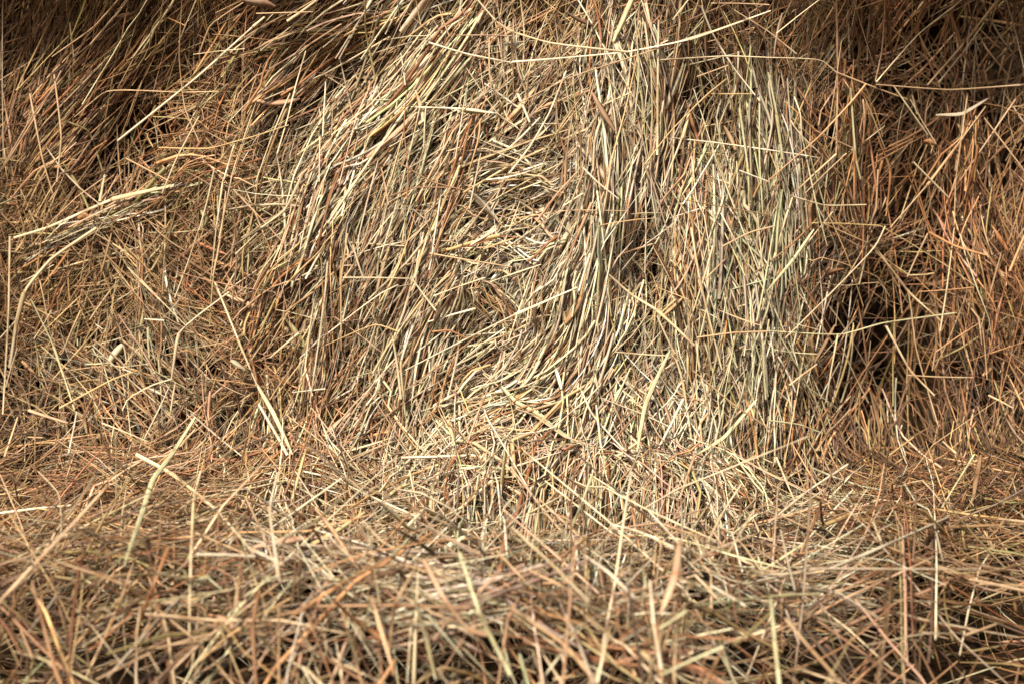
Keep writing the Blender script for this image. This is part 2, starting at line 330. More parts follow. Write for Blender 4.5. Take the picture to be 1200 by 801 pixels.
def layer(mass, n, v0, v1, hm, hs, seed_clumps, per, wmul=1.0, lmul=1.0, chaos=1.0, dark=1.0, k=6, hw=.57, kink=.08, sides=4, thin=False, gaps=0, tilt=.10, blade=False):
    """n = clumps; per = strands per clump"""
    cu, cvv = scatter(n, -hw, hw, v0, v1)
    px, py = pxof(cu, cvv)
    a, sp, L, W, mx = field(px, py)
    spr = np.radians(sp) * chaos
    ca = a + rng.normal(0, 1, n) * spr * .8
    ch = rng.normal(hm, hs, n)
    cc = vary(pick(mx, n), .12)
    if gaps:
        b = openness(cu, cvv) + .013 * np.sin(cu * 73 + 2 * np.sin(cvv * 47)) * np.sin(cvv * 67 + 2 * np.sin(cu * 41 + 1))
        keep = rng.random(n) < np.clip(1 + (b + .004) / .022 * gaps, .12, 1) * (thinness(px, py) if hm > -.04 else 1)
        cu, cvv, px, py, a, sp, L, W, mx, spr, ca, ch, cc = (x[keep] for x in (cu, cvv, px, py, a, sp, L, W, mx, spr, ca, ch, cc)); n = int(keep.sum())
    if thin:
        keep = rng.random(n) < np.clip((sp - 6) / 34, .10, 1)
        cu, cvv, px, py, a, sp, L, W, mx, spr, ca, ch, cc = (x[keep] for x in (cu, cvv, px, py, a, sp, L, W, mx, spr, ca, ch, cc)); n = int(keep.sum())
    ct = rng.choice(len(PN), n)
    m = rng.integers(max(1, int(per * .5)), int(per * 1.5) + 1, n)
    i = np.repeat(np.arange(n), m); N = len(i)
    wid = rng.normal(0, 1, N) * (.010 + .004 * per / 8) ; al = rng.normal(0, .016, N)
    u = cu[i] + wid * -np.sin(ca[i]) * -1 + al * np.cos(ca[i])
    v = cvv[i] + wid * np.cos(ca[i]) - al * np.sin(ca[i])
    px2, py2 = pxof(u, v)
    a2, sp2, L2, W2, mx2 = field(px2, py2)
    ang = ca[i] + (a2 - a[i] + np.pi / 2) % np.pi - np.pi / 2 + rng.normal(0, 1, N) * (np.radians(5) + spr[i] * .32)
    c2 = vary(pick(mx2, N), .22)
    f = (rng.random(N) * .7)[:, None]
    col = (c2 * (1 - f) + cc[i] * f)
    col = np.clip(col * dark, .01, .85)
    Lm = L2 * M * lmul * np.exp(rng.normal(0, .38, N)); wm = W2 * M * wmul * np.minimum(np.exp(rng.normal(-.14, .34, N)), 1.6)
    cur = (rng.normal(0, .11, n))[i] + rng.normal(0, .07, N)
    hh = ch[i] + rng.normal(0, .0035, N)
    if k < 3: kink = 0
    onl = np.clip((v - V_FT) / .03, 0, 1)          # on the flat of the ledge more of the hay points out towards the viewer
    ang = np.arctan2(np.sin(ang) * (1 + .45 * onl), np.cos(ang)); Lm = Lm * (1 + .2 * onl * np.abs(np.sin(ang)))
    strands(mass, u, v, hh, ang, Lm, wm, col, k=k, curve=cur, kink=kink, sides=sides, rise=rng.normal(0, tilt, N), flat=rng.uniform(.10, .22, N) if blade else None)

# ------------------------------------------------------------------ the packed inside of the stack and the ground it stands on
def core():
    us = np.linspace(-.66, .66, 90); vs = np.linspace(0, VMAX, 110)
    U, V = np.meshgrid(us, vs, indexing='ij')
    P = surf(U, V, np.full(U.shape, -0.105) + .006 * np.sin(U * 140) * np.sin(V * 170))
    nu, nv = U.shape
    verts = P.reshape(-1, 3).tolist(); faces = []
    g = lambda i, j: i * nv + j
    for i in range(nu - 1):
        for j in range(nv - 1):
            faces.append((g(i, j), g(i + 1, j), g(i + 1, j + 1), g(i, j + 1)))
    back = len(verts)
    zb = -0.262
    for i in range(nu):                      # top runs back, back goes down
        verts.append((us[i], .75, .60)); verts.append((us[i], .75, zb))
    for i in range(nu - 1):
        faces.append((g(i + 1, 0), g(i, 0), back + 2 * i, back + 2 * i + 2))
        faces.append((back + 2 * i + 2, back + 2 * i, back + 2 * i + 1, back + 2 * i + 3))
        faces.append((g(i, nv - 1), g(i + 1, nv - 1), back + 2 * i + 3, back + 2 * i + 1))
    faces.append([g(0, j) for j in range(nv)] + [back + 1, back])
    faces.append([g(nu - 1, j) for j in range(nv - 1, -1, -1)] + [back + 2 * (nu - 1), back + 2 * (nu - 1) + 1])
    m = bpy.data.meshes.new('shade_painted_core'); m.from_pydata(verts, [], faces); m.update()
    mt = bpy.data.materials.new('shade_painted_core'); mt.use_nodes = True
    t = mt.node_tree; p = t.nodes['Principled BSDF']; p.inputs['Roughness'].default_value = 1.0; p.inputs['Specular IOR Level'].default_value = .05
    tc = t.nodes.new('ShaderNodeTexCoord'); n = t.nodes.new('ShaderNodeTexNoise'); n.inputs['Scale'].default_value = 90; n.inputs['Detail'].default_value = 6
    cr = t.nodes.new('ShaderNodeValToRGB'); cr.color_ramp.elements[0].color = (.012, .009, .006, 1); cr.color_ramp.elements[1].color = (.085, .048, .024, 1)  # near-black ramp paints shade into the gaps between strands
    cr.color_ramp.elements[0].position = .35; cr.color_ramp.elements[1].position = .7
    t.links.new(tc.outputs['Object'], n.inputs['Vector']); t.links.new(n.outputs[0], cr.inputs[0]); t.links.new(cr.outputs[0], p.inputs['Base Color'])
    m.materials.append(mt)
    o = bpy.data.objects.new('shade_painted_core', m); SC.collection.objects.link(o)
    o['kind'] = 'structure'; o['label'] = 'packed hay core behind the loose strands, coloured dark to paint shade in the gaps'
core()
def ground():
    m = bpy.data.meshes.new('ground'); s = 20
    m.from_pydata([(-s, -s, -.262), (s, -s, -.262), (s, s, -.262), (-s, s, -.262)], [], [(0, 1, 2, 3)])
    mt = bpy.data.materials.new('bare_earth'); mt.use_nodes = True
    t = mt.node_tree; p = t.nodes['Principled BSDF']; p.inputs['Roughness'].default_value = .95
    n = t.nodes.new('ShaderNodeTexNoise'); n.inputs['Scale'].default_value = 6; n.inputs['Detail'].default_value = 8
    tc = t.nodes.new('ShaderNodeTexCoord')
    cr = t.nodes.new('ShaderNodeValToRGB'); cr.color_ramp.elements[0].color = (.09, .06, .035, 1); cr.color_ramp.elements[1].color = (.2, .145, .09, 1)
    t.links.new(tc.outputs['Object'], n.inputs['Vector']); t.links.new(n.outputs[0], cr.inputs[0]); t.links.new(cr.outputs[0], p.inputs['Base Color'])
    m.materials.append(mt)
    o = bpy.data.objects.new('ground', m); SC.collection.objects.link(o); o['kind'] = 'structure'
ground()

def link_stuff(name, mass, label):
    o = bpy.data.objects.new(name, mass.mesh(name, HAY)); SC.collection.objects.link(o)
    o['kind'] = 'stuff'; o['label'] = label; o['category'] = 'hay'
    return o

# ------------------------------------------------------------------ the loose hay
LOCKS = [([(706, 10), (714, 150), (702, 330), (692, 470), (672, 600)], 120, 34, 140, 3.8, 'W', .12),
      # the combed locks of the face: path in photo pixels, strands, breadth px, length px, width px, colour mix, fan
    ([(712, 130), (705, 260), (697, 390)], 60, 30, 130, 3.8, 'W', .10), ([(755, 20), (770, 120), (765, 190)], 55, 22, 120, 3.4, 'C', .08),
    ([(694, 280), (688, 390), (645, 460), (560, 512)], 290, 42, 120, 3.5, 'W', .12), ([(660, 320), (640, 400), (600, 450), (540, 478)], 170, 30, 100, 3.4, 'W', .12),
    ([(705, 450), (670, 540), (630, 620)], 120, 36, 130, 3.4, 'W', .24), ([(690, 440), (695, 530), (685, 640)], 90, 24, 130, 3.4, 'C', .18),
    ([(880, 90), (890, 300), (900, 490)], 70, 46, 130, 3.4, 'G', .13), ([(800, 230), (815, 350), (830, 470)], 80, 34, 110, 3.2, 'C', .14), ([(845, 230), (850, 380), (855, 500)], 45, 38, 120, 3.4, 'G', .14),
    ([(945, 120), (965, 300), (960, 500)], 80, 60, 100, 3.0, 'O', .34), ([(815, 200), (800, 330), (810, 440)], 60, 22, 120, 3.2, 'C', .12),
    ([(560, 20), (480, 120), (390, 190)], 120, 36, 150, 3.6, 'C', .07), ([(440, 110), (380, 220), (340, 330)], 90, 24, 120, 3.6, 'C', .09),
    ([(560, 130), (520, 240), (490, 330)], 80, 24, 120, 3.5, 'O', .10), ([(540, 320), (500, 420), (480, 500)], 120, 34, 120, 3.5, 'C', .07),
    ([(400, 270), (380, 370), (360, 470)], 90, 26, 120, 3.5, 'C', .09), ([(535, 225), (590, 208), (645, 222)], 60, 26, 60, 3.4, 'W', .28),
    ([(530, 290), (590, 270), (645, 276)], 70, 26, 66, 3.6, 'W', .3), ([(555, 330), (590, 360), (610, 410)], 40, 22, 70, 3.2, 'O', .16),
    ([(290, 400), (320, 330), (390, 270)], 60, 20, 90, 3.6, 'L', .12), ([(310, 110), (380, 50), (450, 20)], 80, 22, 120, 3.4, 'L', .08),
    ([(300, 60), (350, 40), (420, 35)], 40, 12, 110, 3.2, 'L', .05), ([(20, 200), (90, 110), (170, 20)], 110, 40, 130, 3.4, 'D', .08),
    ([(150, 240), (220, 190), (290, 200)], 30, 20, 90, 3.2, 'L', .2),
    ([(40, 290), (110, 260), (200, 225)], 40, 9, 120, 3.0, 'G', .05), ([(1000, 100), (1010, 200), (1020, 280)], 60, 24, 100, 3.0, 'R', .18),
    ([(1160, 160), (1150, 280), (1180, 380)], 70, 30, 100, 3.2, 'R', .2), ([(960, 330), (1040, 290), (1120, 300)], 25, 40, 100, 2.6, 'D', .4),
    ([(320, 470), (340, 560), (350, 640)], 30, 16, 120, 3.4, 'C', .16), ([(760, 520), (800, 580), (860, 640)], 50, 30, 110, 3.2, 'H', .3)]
SPILL = []
for x in list(rng.uniform(230, 1180, 34)) + list(rng.uniform(500, 800, 12)):
    dx = rng.normal(0, 38) + (x - 690) * .06
    y0 = rng.uniform(450, 500)
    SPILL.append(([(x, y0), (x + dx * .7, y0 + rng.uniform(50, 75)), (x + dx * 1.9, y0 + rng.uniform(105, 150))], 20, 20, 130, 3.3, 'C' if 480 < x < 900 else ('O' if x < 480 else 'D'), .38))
def locks(mass):
    for path, n, br, L, W, mix, fan in LOCKS + SPILL:
        n = int(n * 1.35); br *= 1.12
        q = np.array(path, float); d = np.r_[0, np.cumsum(np.hypot(*np.diff(q, axis=0).T))]
        ts = np.linspace(0, d[-1], 60)
        # smooth the path
        X = np.interp(ts, d, q[:, 0]); Y = np.interp(ts, d, q[:, 1])
        kk = np.ones(15) / 15
        X = np.convolve(np.r_[np.repeat(X[0], 7), X, np.repeat(X[-1], 7)], kk, 'valid'); Y = np.convolve(np.r_[np.repeat(Y[0], 7), Y, np.repeat(Y[-1], 7)], kk, 'valid')
        k = 8
        c = rng.uniform(-.1, 1.1, n) * d[-1]; ln = L * np.exp(rng.normal(-.05, .3, n))
        off = rng.normal(0, br * .62, n); turn = rng.normal(0, fan * 1.5 + .02, n)
        s_ = c[:, None] + np.linspace(-.5, .5, k)[None, :] * ln[:, None]
        dx = np.gradient(X, ts); dy = np.gradient(Y, ts)
        xi = np.interp(s_, ts, X); yi = np.interp(s_, ts, Y); tx = np.interp(s_, ts, dx); ty = np.interp(s_, ts, dy)
        over = s_ - np.clip(s_, 0, d[-1])
        xi += over * tx; yi += over * ty
        o = off[:, None] + turn[:, None] * (s_ - c[:, None]) + rng.normal(0, .14, (n, k)).cumsum(1)
        px = xi - o * ty; py = yi + o * tx
        U, V = uv_of(px.ravel(), py.ravel()); U = U.reshape(n, k); V = V.reshape(n, k)
        tt = np.linspace(-1, 1, k)[None, :]
        H = rng.normal(.001, .0055, n)[:, None] - .004 * (off[:, None] / br) ** 2 + rng.normal(0, .004, n)[:, None] * tt - .004 * tt ** 2
        P = base(U, V) + nrm(V) * (bump(U, V) + H)[..., None]
        mx = np.repeat(MW[MK.index(mix)][None], n, 0)
        col = vary(pick(mx, n), .24)
        w = W * M * np.exp(rng.normal(-.42, .33, n))
        fl = np.where(rng.random(n) < .6, rng.uniform(.6, .95, n), rng.uniform(.12, .3, n))
        tp = np.where(rng.random(n)[:, None] < .5, np.linspace(1, .6, k)[None], np.linspace(.7, 1, k)[None])
        mass.add(P, (w / 2)[:, None] * tp, nrm(V[:, k // 2]), fl, col, 4, (rng.uniform(0, 3, n) * (fl > .35), rng.normal(0, .6, n) * (fl < .35)))

face = Mass()
layer(face, 330, V_TOP, V_FOOT + .03, -.085, .008, 0, 9, .85, 1.2, 1.2, 1, k=4, kink=0)
layer(face, 300, V_TOP, V_FOOT + .03, -.058, .010, 0, 9, .8, 1.15, 1.1, 1, k=4, kink=0, gaps=.5)
layer(face, 380, V_TOP, V_FOOT + .03, -.034, .009, 0, 9, .66, 1.1, 1.1, 1, k=4, kink=0, gaps=.8)
layer(face, 950, V_TOP, V_FOOT + .02, -.016, .007, 0, 10, .56, 1.0, .9, 1, k=4, gaps=1)
layer(face, 900, V_TOP, V_FOOT + .02, -.007, .005, 0, 10, .55, 1.05, .9, 1, k=5, gaps=1)
locks(face)
layer(face, 420, V_TOP, V_FOOT + .02, -.004, .006, 0, 1, 1.7, .42, 1.6, 1, k=7, kink=.3, gaps=.5, blade=True)
layer(face, 5500, V_TOP, V_FOOT + .02, -.008, .008, 0, 1, .46, .75, 1.8, 1, k=4, kink=.3, thin=True, gaps=.7, sides=3)
layer(face, 3000, V_TOP, V_FOOT + .02, -.004, .006, 0, 1, .28, .8, 2.2, 1, k=5, kink=.3, gaps=.6, sides=3)
layer(face, 2500, V_TOP, V_FOOT + .02, -.006, .008, 0, 1, .5, .13, 4, 1, k=2, kink=0, sides=3)
link_stuff('stack_hay', face, 'loose golden hay hanging down the steep face of the stack')

ledge = Mass()
layer(ledge, 170, V_FOOT - .03, VMAX - .05, -.083, .008, 0, 9, .85, 1.1, 1.3, 1, k=4, kink=0, tilt=.2)
layer(ledge, 150, V_FOOT - .03, VMAX - .05, -.055, .010, 0, 9, .8, 1.1, 1.2, 1, k=4, kink=0, tilt=.35, gaps=.4)
layer(ledge, 210, V_FOOT - .02, VMAX - .05, -.032, .009, 0, 9, .68, 1.1, 1.0, 1, k=4, kink=0, tilt=.35, gaps=.8)
layer(ledge, 700, V_FOOT - .02, VMAX - .05, -.014, .009, 0, 8, .6, 1.35, 1.0, k=4, tilt=.3, gaps=1)
layer(ledge, 3300, V_FOOT - .02, VMAX - .05, -.009, .011, 0, 1, .58, 1.25, 1.6, 1, k=5, kink=.3, tilt=.45, gaps=.8)
layer(ledge, 3000, V_FOOT - .02, VMAX - .05, -.003, .007, 0, 1, .3, .9, 2.2, 1, k=6, kink=.3, tilt=.4, gaps=.5, sides=3)
layer(ledge, 1300, V_FOOT - .02, VMAX - .05, -.008, .009, 0, 1, .5, .13, 4, 1, k=2, kink=0, sides=3)
layer(ledge, 220, V_FOOT - .02, VMAX - .05, -.002, .007, 0, 1, 1.1, .45, 1.6, 1, k=7, kink=.3, tilt=.4, gaps=.5, blade=True)
link_stuff('fallen_hay', ledge, 'fallen hay heaped on the ledge at the foot of the stack')
#print('TRIS', sum(len(q) for q in face.f) * 2, sum(len(q) for q in ledge.f) * 2)

# ------------------------------------------------------------------ stalks that can be told apart, traced tile by tile (tile pixels are a third of a photo pixel)
TILES = {'A': (0, 0), 'B': (300, 0), 'C': (600, 0), 'D': (900, 0), 'E': (0, 267), 'F': (300, 267), 'G': (600, 267), 'H': (900, 267),
         'I': (0, 534), 'J': (300, 534), 'K': (600, 534), 'L': (900, 534)}
TRACED = """
A 415,495 700,265 900,85 930,60|12 white
A 262,412 372,323 640,325 770,322|8 tan
A 465,205 600,20 622,-20|10 pale
A 183,200 330,95 415,0|9 tan
A 390,75 460,-15|9 pale
A 560,520 735,522 900,478 1015,440|9 golden
A 445,558 600,640|8 tan
A 50,836 165,801 400,700 615,652|16 pale
A 0,605 120,400 240,250 400,60|7 tan
A 105,330 150,560 185,680|8 tan
A 10,-20 8,300 12,560|8 grey
A 640,0 630,200 650,380 700,500|6 tan
A 690,0 640,120 628,150|5 pale
A 900,360 820,600 770,840|9 pale
A 825,505 785,640 762,790|10 white
A 755,590 700,810|8 pale
A 700,410 620,560 570,680|7 pale
A 368,615 350,710|12 green
A 870,0 740,90 700,190|7 tan
A 810,185 900,110 960,50|9 pale
A 95,801 230,700 330,560 460,330|6 brown
A 520,460 690,375|7 tan
A 680,192 860,172|5 pale
A 245,80 262,230|6 tan
A 240,430 310,460 360,600|9 olive
A 905,262 840,330 810,430|6 tan
A 10,595 180,320 215,250|8 pink
A 190,260 215,480 200,640|8 tan
B 385,-10 385,100 420,280|9 olive
B 110,75 215,0|12 pale
B 0,48 200,42|6 tan
B 15,178 200,30|6 pale
B 175,180 140,300 110,420 75,540|7 pale
B 0,270 120,200 300,85|7 pink
B 30,350 250,255 470,130|8 pale
B 265,475 400,370 560,180 640,90|8 pale
B 390,555 480,480 565,395|19 pink husk
B 545,377 720,383 850,400|10 white
B 590,145 740,190 905,222|9 white
B 775,-5 850,80 900,110 1030,150 1305,183|10 pale
B 740,240 850,400 920,450|7 pale
B 530,320 520,450 535,600 530,700|6 rust
B 490,565 620,640 760,680 870,801|7 brown
B 470,690 560,660 700,660|7 brown
B 440,590 465,720|9 tan
B 597,380 590,520|8 pale
B 245,290 235,480|10 white
B 225,480 222,640|7 pale
B 345,600 300,760|10 white
B 510,190 525,300|8 white
B 560,-10 580,90|6 tan
B 640,20 680,130|6 tan
B 740,310 700,560|10 white
B 790,540 750,735|7 white
B 640,150 540,340 430,440|9 pale
B 160,620 100,740 20,800|11 pale
B 820,130 820,240 830,340|9 tan
B 705,125 900,127|6 pink
B 270,380 330,300 365,240|9 pink
B 120,330 60,470 0,640|9 pale
C 0,218 130,208 400,183 620,140 910,38|10 white
C 20,365 200,275 440,195 700,110|7 tan
C 520,212 760,198 900,203 1090,215 1140,255|9 pale
C 665,20 700,110 780,240 870,355|8 white
C 465,580 560,460 690,330 755,278|9 golden
C 560,485 700,500 900,527 1080,555|7 white
C 515,70 512,300 510,545|11 pale
C 487,210 492,480|9 green
C 432,60 447,250 430,430|8 green
C 250,590 300,640 375,700|10 white
C 212,410 190,560 185,700|10 tan
C 205,360 240,480 240,680|10 brown
C 530,655 600,480 622,400|12 pale
C 620,0 565,70|10 pale
C 440,200 400,380 350,560|8 golden
C 800,380 830,600 835,801|10 green
C 870,340 870,560 882,760|9 green
C 780,35 900,110 1000,190|7 tan
C 720,0 780,150 790,320|7 brown
C 190,250 130,400 60,520 -10,610|9 white
C 20,330 62,430|13 white
C 280,0 255,155|7 pale
C 0,770 200,740 405,742|7 tan
C 560,695 700,720 900,755|6 brown
C 180,725 250,680|8 pale
C 225,610 160,680 90,775|12 pink
C 270,390 420,325|7 pale
C 650,270 760,230|7 tan
C 700,12 905,18|7 tan
C 800,600 905,640|8 white
C 700,330 850,330|6 golden
C 350,560 330,700 310,800|9 pale
D 380,290 530,120 690,-5|9 pale
D 560,300 690,150 812,-5|10 tan
D 600,290 700,165 760,80|7 pale
D 240,-10 245,250 240,540|9 pink
D 240,542 80,690|9 tan
D 130,680 275,540|8 tan
D 290,310 310,560 325,630|10 green
D 430,800 560,650 680,490 765,375|10 tan
D 500,350 590,505|7 pale
D 440,300 495,380 562,475|7 pale
D 165,460 300,522|8 tan
D 590,405 680,402 775,345|14 grey leaf
D 835,-10 900,240|10 grey
D 805,5 778,112|10 tan
D 635,30 665,115 710,240|14 brown leaf
D 700,155 905,150|6 brown
D -10,645 180,480 300,350 345,295|8 orange
D 0,255 30,400 50,560|14 green
D 760,415 905,605|7 tan
D 510,570 632,692|8 pale
D 412,-10 400,180 378,285|8 pink
D 870,350 740,540 675,635|8 pink
D 702,330 660,640 655,790|8 tan
D 385,480 430,600 415,760|11 orange
D 30,118 180,0|8 pale
D 430,95 600,245|6 tan
D 330,320 410,520|8 tan
D 85,690 200,722 345,720|8 pale
D 380,298 640,316 905,298|9 tan
D 240,255 380,310 490,350|8 tan
E 35,30 30,300 10,655|9 pale
E 340,0 180,110 90,220 60,330 35,490|17 pale
E 108,250 190,420 262,640|10 green
E 270,645 240,795|8 white
E 806,225 632,368 600,545 490,775|12 white
E 450,140 560,250 655,345|10 pale
E 700,0 615,245|8 pale
E 755,190 840,400 905,555|10 pale
E 762,-20 740,190|8 pale
E 285,290 220,440|13 tan
E 430,640 450,600 540,550 605,530|8 pale
E 210,632 400,530 485,500|8 golden
E 360,685 520,750|8 pale
E 685,665 600,801 540,880 500,1000 435,1190|19 green leaf
E 600,640 617,540|8 pale
E 62,665 15,805|10 tan
E 75,190 190,130|7 pale
E 0,388 80,300|7 pale
E 125,400 140,520|10 olive
E 62,420 20,560|9 pale
E 575,10 490,112|9 tan
E 670,650 850,801|8 grey
E 520,350 525,455|12 green
E 508,320 578,325|9 white
E 182,290 120,390|7 pale
E 905,18 830,92|10 pale
E 290,215 342,300|7 brown
E 378,360 350,620|7 tan
E 100,640 240,685|14 pink
F 322,20 300,180 300,430|9 tan
F 252,120 240,260 190,612|10 white
F 240,380 440,230 500,200|9 white
F 245,412 425,340 500,365|9 golden
F 305,175 540,178|8 pale
F 605,330 772,283|11 white
F 525,500 720,400 905,308 1130,210|10 white
F 620,365 680,360 742,388|11 rust
F 540,560 700,440 765,390|7 brown
F 712,430 675,590|11 white
F 128,578 245,565|12 white
F 0,545 60,650 128,795|18 pale leaf
F 10,620 80,740 112,800|15 white
F 245,720 332,650|20 pink husk
F 50,455 150,370|10 pale
F 50,602 132,480|10 tan
F 435,530 420,580 388,622|10 white
F 552,345 510,470 525,655|10 white
F 602,30 558,175|10 pale
F 550,180 632,290|9 pale
F 480,380 510,600|11 pale
F 610,90 900,138|8 tan
F 800,75 905,38|9 golden
F 625,240 805,175|8 pale
F 205,250 172,500|9 pale
F 175,178 242,60|13 white
F 740,652 905,580|9 pale
F 340,60 378,180|9 pale
F 755,60 840,10|12 white
F 790,95 760,200|8 pale
G 305,-10 305,150 300,260|15 green
G 365,0 330,200 290,370 240,560|10 white
G 240,560 280,650 412,800|9 white
G 340,165 420,235 510,290 640,412|12 pale
G 630,0 660,180 737,495|10 pale
G 650,385 780,368 900,364|8 tan
G 570,440 600,540 630,737|10 pale
G 510,310 572,442|9 pale
G 315,598 450,650 562,702|10 white
G 440,785 470,620 556,430|17 green leaf
G 365,737 457,633|12 brown
G 0,605 137,615|10 pale
G 360,435 567,450|7 pale
G 635,500 780,620 905,705|7 tan
G 520,302 577,250|10 golden
G 650,795 740,740 862,600|14 green leaf
G 515,772 602,600|10 white
G 350,105 500,55|9 tan
G 740,65 840,15 920,-5|8 tan
G 770,218 797,290|9 white
G 275,90 235,222|12 white
G 218,450 262,250|10 white
G 495,65 582,240|8 tan
G 500,205 620,252|8 golden
G 670,190 750,110|7 tan
G 880,400 892,600|9 green
G 760,418 792,490|10 green
H 162,5 90,110 -5,225|12 green leaf
H 412,-5 380,60 200,250 60,388|8 pale
H 378,70 490,220 612,332|10 pale
H 360,60 490,220 520,420 600,700|7 tan
H 655,0 630,200 605,362|9 pale
H 565,15 660,65 772,97|11 orange
H 0,362 260,373 400,335 665,298|7 green
H 415,345 500,500 585,588|10 pale
H 245,375 203,612|9 pale
H 260,420 352,612|8 pale
H 75,552 172,478|8 tan
H 445,330 440,625|9 olive
H 562,20 490,172|10 tan
H 530,225 722,210|7 orange
H 490,517 722,525|7 tan
H 742,335 590,435|7 orange
H 775,587 862,632|9 tan
H 30,570 66,602|13 grey
H 78,0 95,150 117,312|8 green
H 190,745 300,560 420,380|7 rust
H 905,20 850,152|12 orange
H 755,350 770,532|8 tan
H 0,675 110,690 190,720|7 green
H 425,800 512,735|11 golden
H 615,750 662,792|10 pale
H 30,360 100,480 192,652|9 green
H 165,470 235,340|14 brown husk
I 480,-5 600,60 760,190 895,345|20 pale
I 705,55 685,130 670,400 665,640|13 pale
I 200,370 430,450 700,660 830,815|14 tan
I 465,385 420,520 300,785|15 tan
I 470,0 440,90 380,218|10 golden
I 592,320 530,480 470,635|17 rust
I 0,200 255,172|11 white
I 20,610 200,752|15 tan
I 82,455 -5,640|13 brown
I 135,55 205,130 215,270 190,350|8 pale
I 690,345 895,352|12 white
I 690,270 862,342|10 tan
I 842,400 828,535|12 tan
I 440,30 300,160|8 tan
I 350,360 500,290 690,140|10 pale
I 262,-10 232,82|10 pink
I 765,560 835,602|24 pink husk
I 185,602 285,745|13 grey
I 545,225 690,240|9 pale
J 75,60 50,180 80,430|14 white
J 150,50 260,75 400,140 585,222|12 white
J 150,232 300,200 400,140 560,60 640,30|11 golden
J 140,55 225,192|11 white
J 160,285 355,300|12 white
J 265,500 330,560 472,662|23 orange
J 590,365 650,480 755,615 812,628|21 pink
J 565,385 490,520 468,690|17 tan
J 490,715 430,810|22 orange
J 715,340 790,560 895,770|21 green
J 550,480 600,650 632,785|17 green
J 540,50 560,140 602,192|9 pale
J 440,210 368,375|11 pale
J 480,352 548,275|14 green
J 130,595 222,705|19 pale
J 20,640 110,740 180,810|20 olive
J 130,560 280,460 480,350|14 orange
J 852,408 780,480|17 pink
J 195,792 345,740|18 olive
J 555,95 642,135|13 pale
J -20,325 100,385|15 white
J 640,445 750,415|12 pale
K 255,350 330,400 432,497|17 white
K 365,515 532,483|14 white
K 480,190 612,332|11 white
K 275,65 460,180 722,300|11 pale
K 0,250 130,370 272,512|14 pale
K 805,100 740,200 665,352|10 pale
K 850,190 740,372|10 pale
K 592,290 572,420 525,550|28 pink leaf
K 485,440 500,600 525,748|15 white
K 460,385 472,465|14 green
K -10,530 180,660 300,795|23 tan
K 345,600 300,795|16 pale
K 520,605 612,545|16 green
K 700,455 822,527|12 white
K 640,525 900,495 1080,483|15 green
K 280,70 192,300|14 green
K 520,770 742,670|14 green
K 640,0 588,152|13 tan
K 360,662 472,600|16 grey
K 60,400 200,470 272,527|13 tan
K 780,662 905,555|18 olive
L 635,215 420,310 190,405 -5,418|18 white
L 580,185 905,232|14 golden
L 280,30 130,130 0,238|13 white
L 425,365 577,522|16 pale
L 520,140 510,372|11 brown
L 585,240 610,350 640,495|12 grey
L 725,-5 610,182|12 green
L 748,-5 722,155|19 brown leaf
L 30,5 100,172|9 pale
L 200,242 292,205|22 golden
L 10,500 40,805|17 green
L 430,512 492,370|11 olive
L 60,570 255,795|16 tan
L 45,260 95,472|9 grey
L 802,590 688,632|18 tan
L 370,232 398,302|12 pale
"""
def spline(p, n):
    p = np.array(p, float)
    if len(p) == 2: p = np.array([p[0], p[0] * .5 + p[1] * .5 + np.array([-(p[1] - p[0])[1], (p[1] - p[0])[0]]) * random.uniform(-.012, .012), p[1]])
    q = np.vstack([2 * p[0] - p[1], p, 2 * p[-1] - p[-2]])
    d = np.r_[0, np.cumsum(np.hypot(*np.diff(p, axis=0).T))]
    t = np.linspace(0, d[-1], n); out = []
    for x in t:
        i = min(max(np.searchsorted(d, x) - 1, 0), len(p) - 2)
        f = (x - d[i]) / max(d[i + 1] - d[i], 1e-6)
        a, b, c, e = q[i], q[i + 1], q[i + 2], q[i + 3]
        f1 = d[i + 1] - d[i]
        la = max(np.hypot(*(b - a)), 1e-6); lc = max(np.hypot(*(e - c)), 1e-6)
        m0 = ((c - b) / f1 + (b - a) / la) / 2 * f1 * .5; m1 = ((e - c) / lc + (c - b) / f1) / 2 * f1 * .5
        out.append((2 * f**3 - 3 * f**2 + 1) * b + (f**3 - 2 * f**2 + f) * m0 + (-2 * f**3 + 3 * f**2) * c + (f**3 - f**2) * m1)
    return np.array(out)

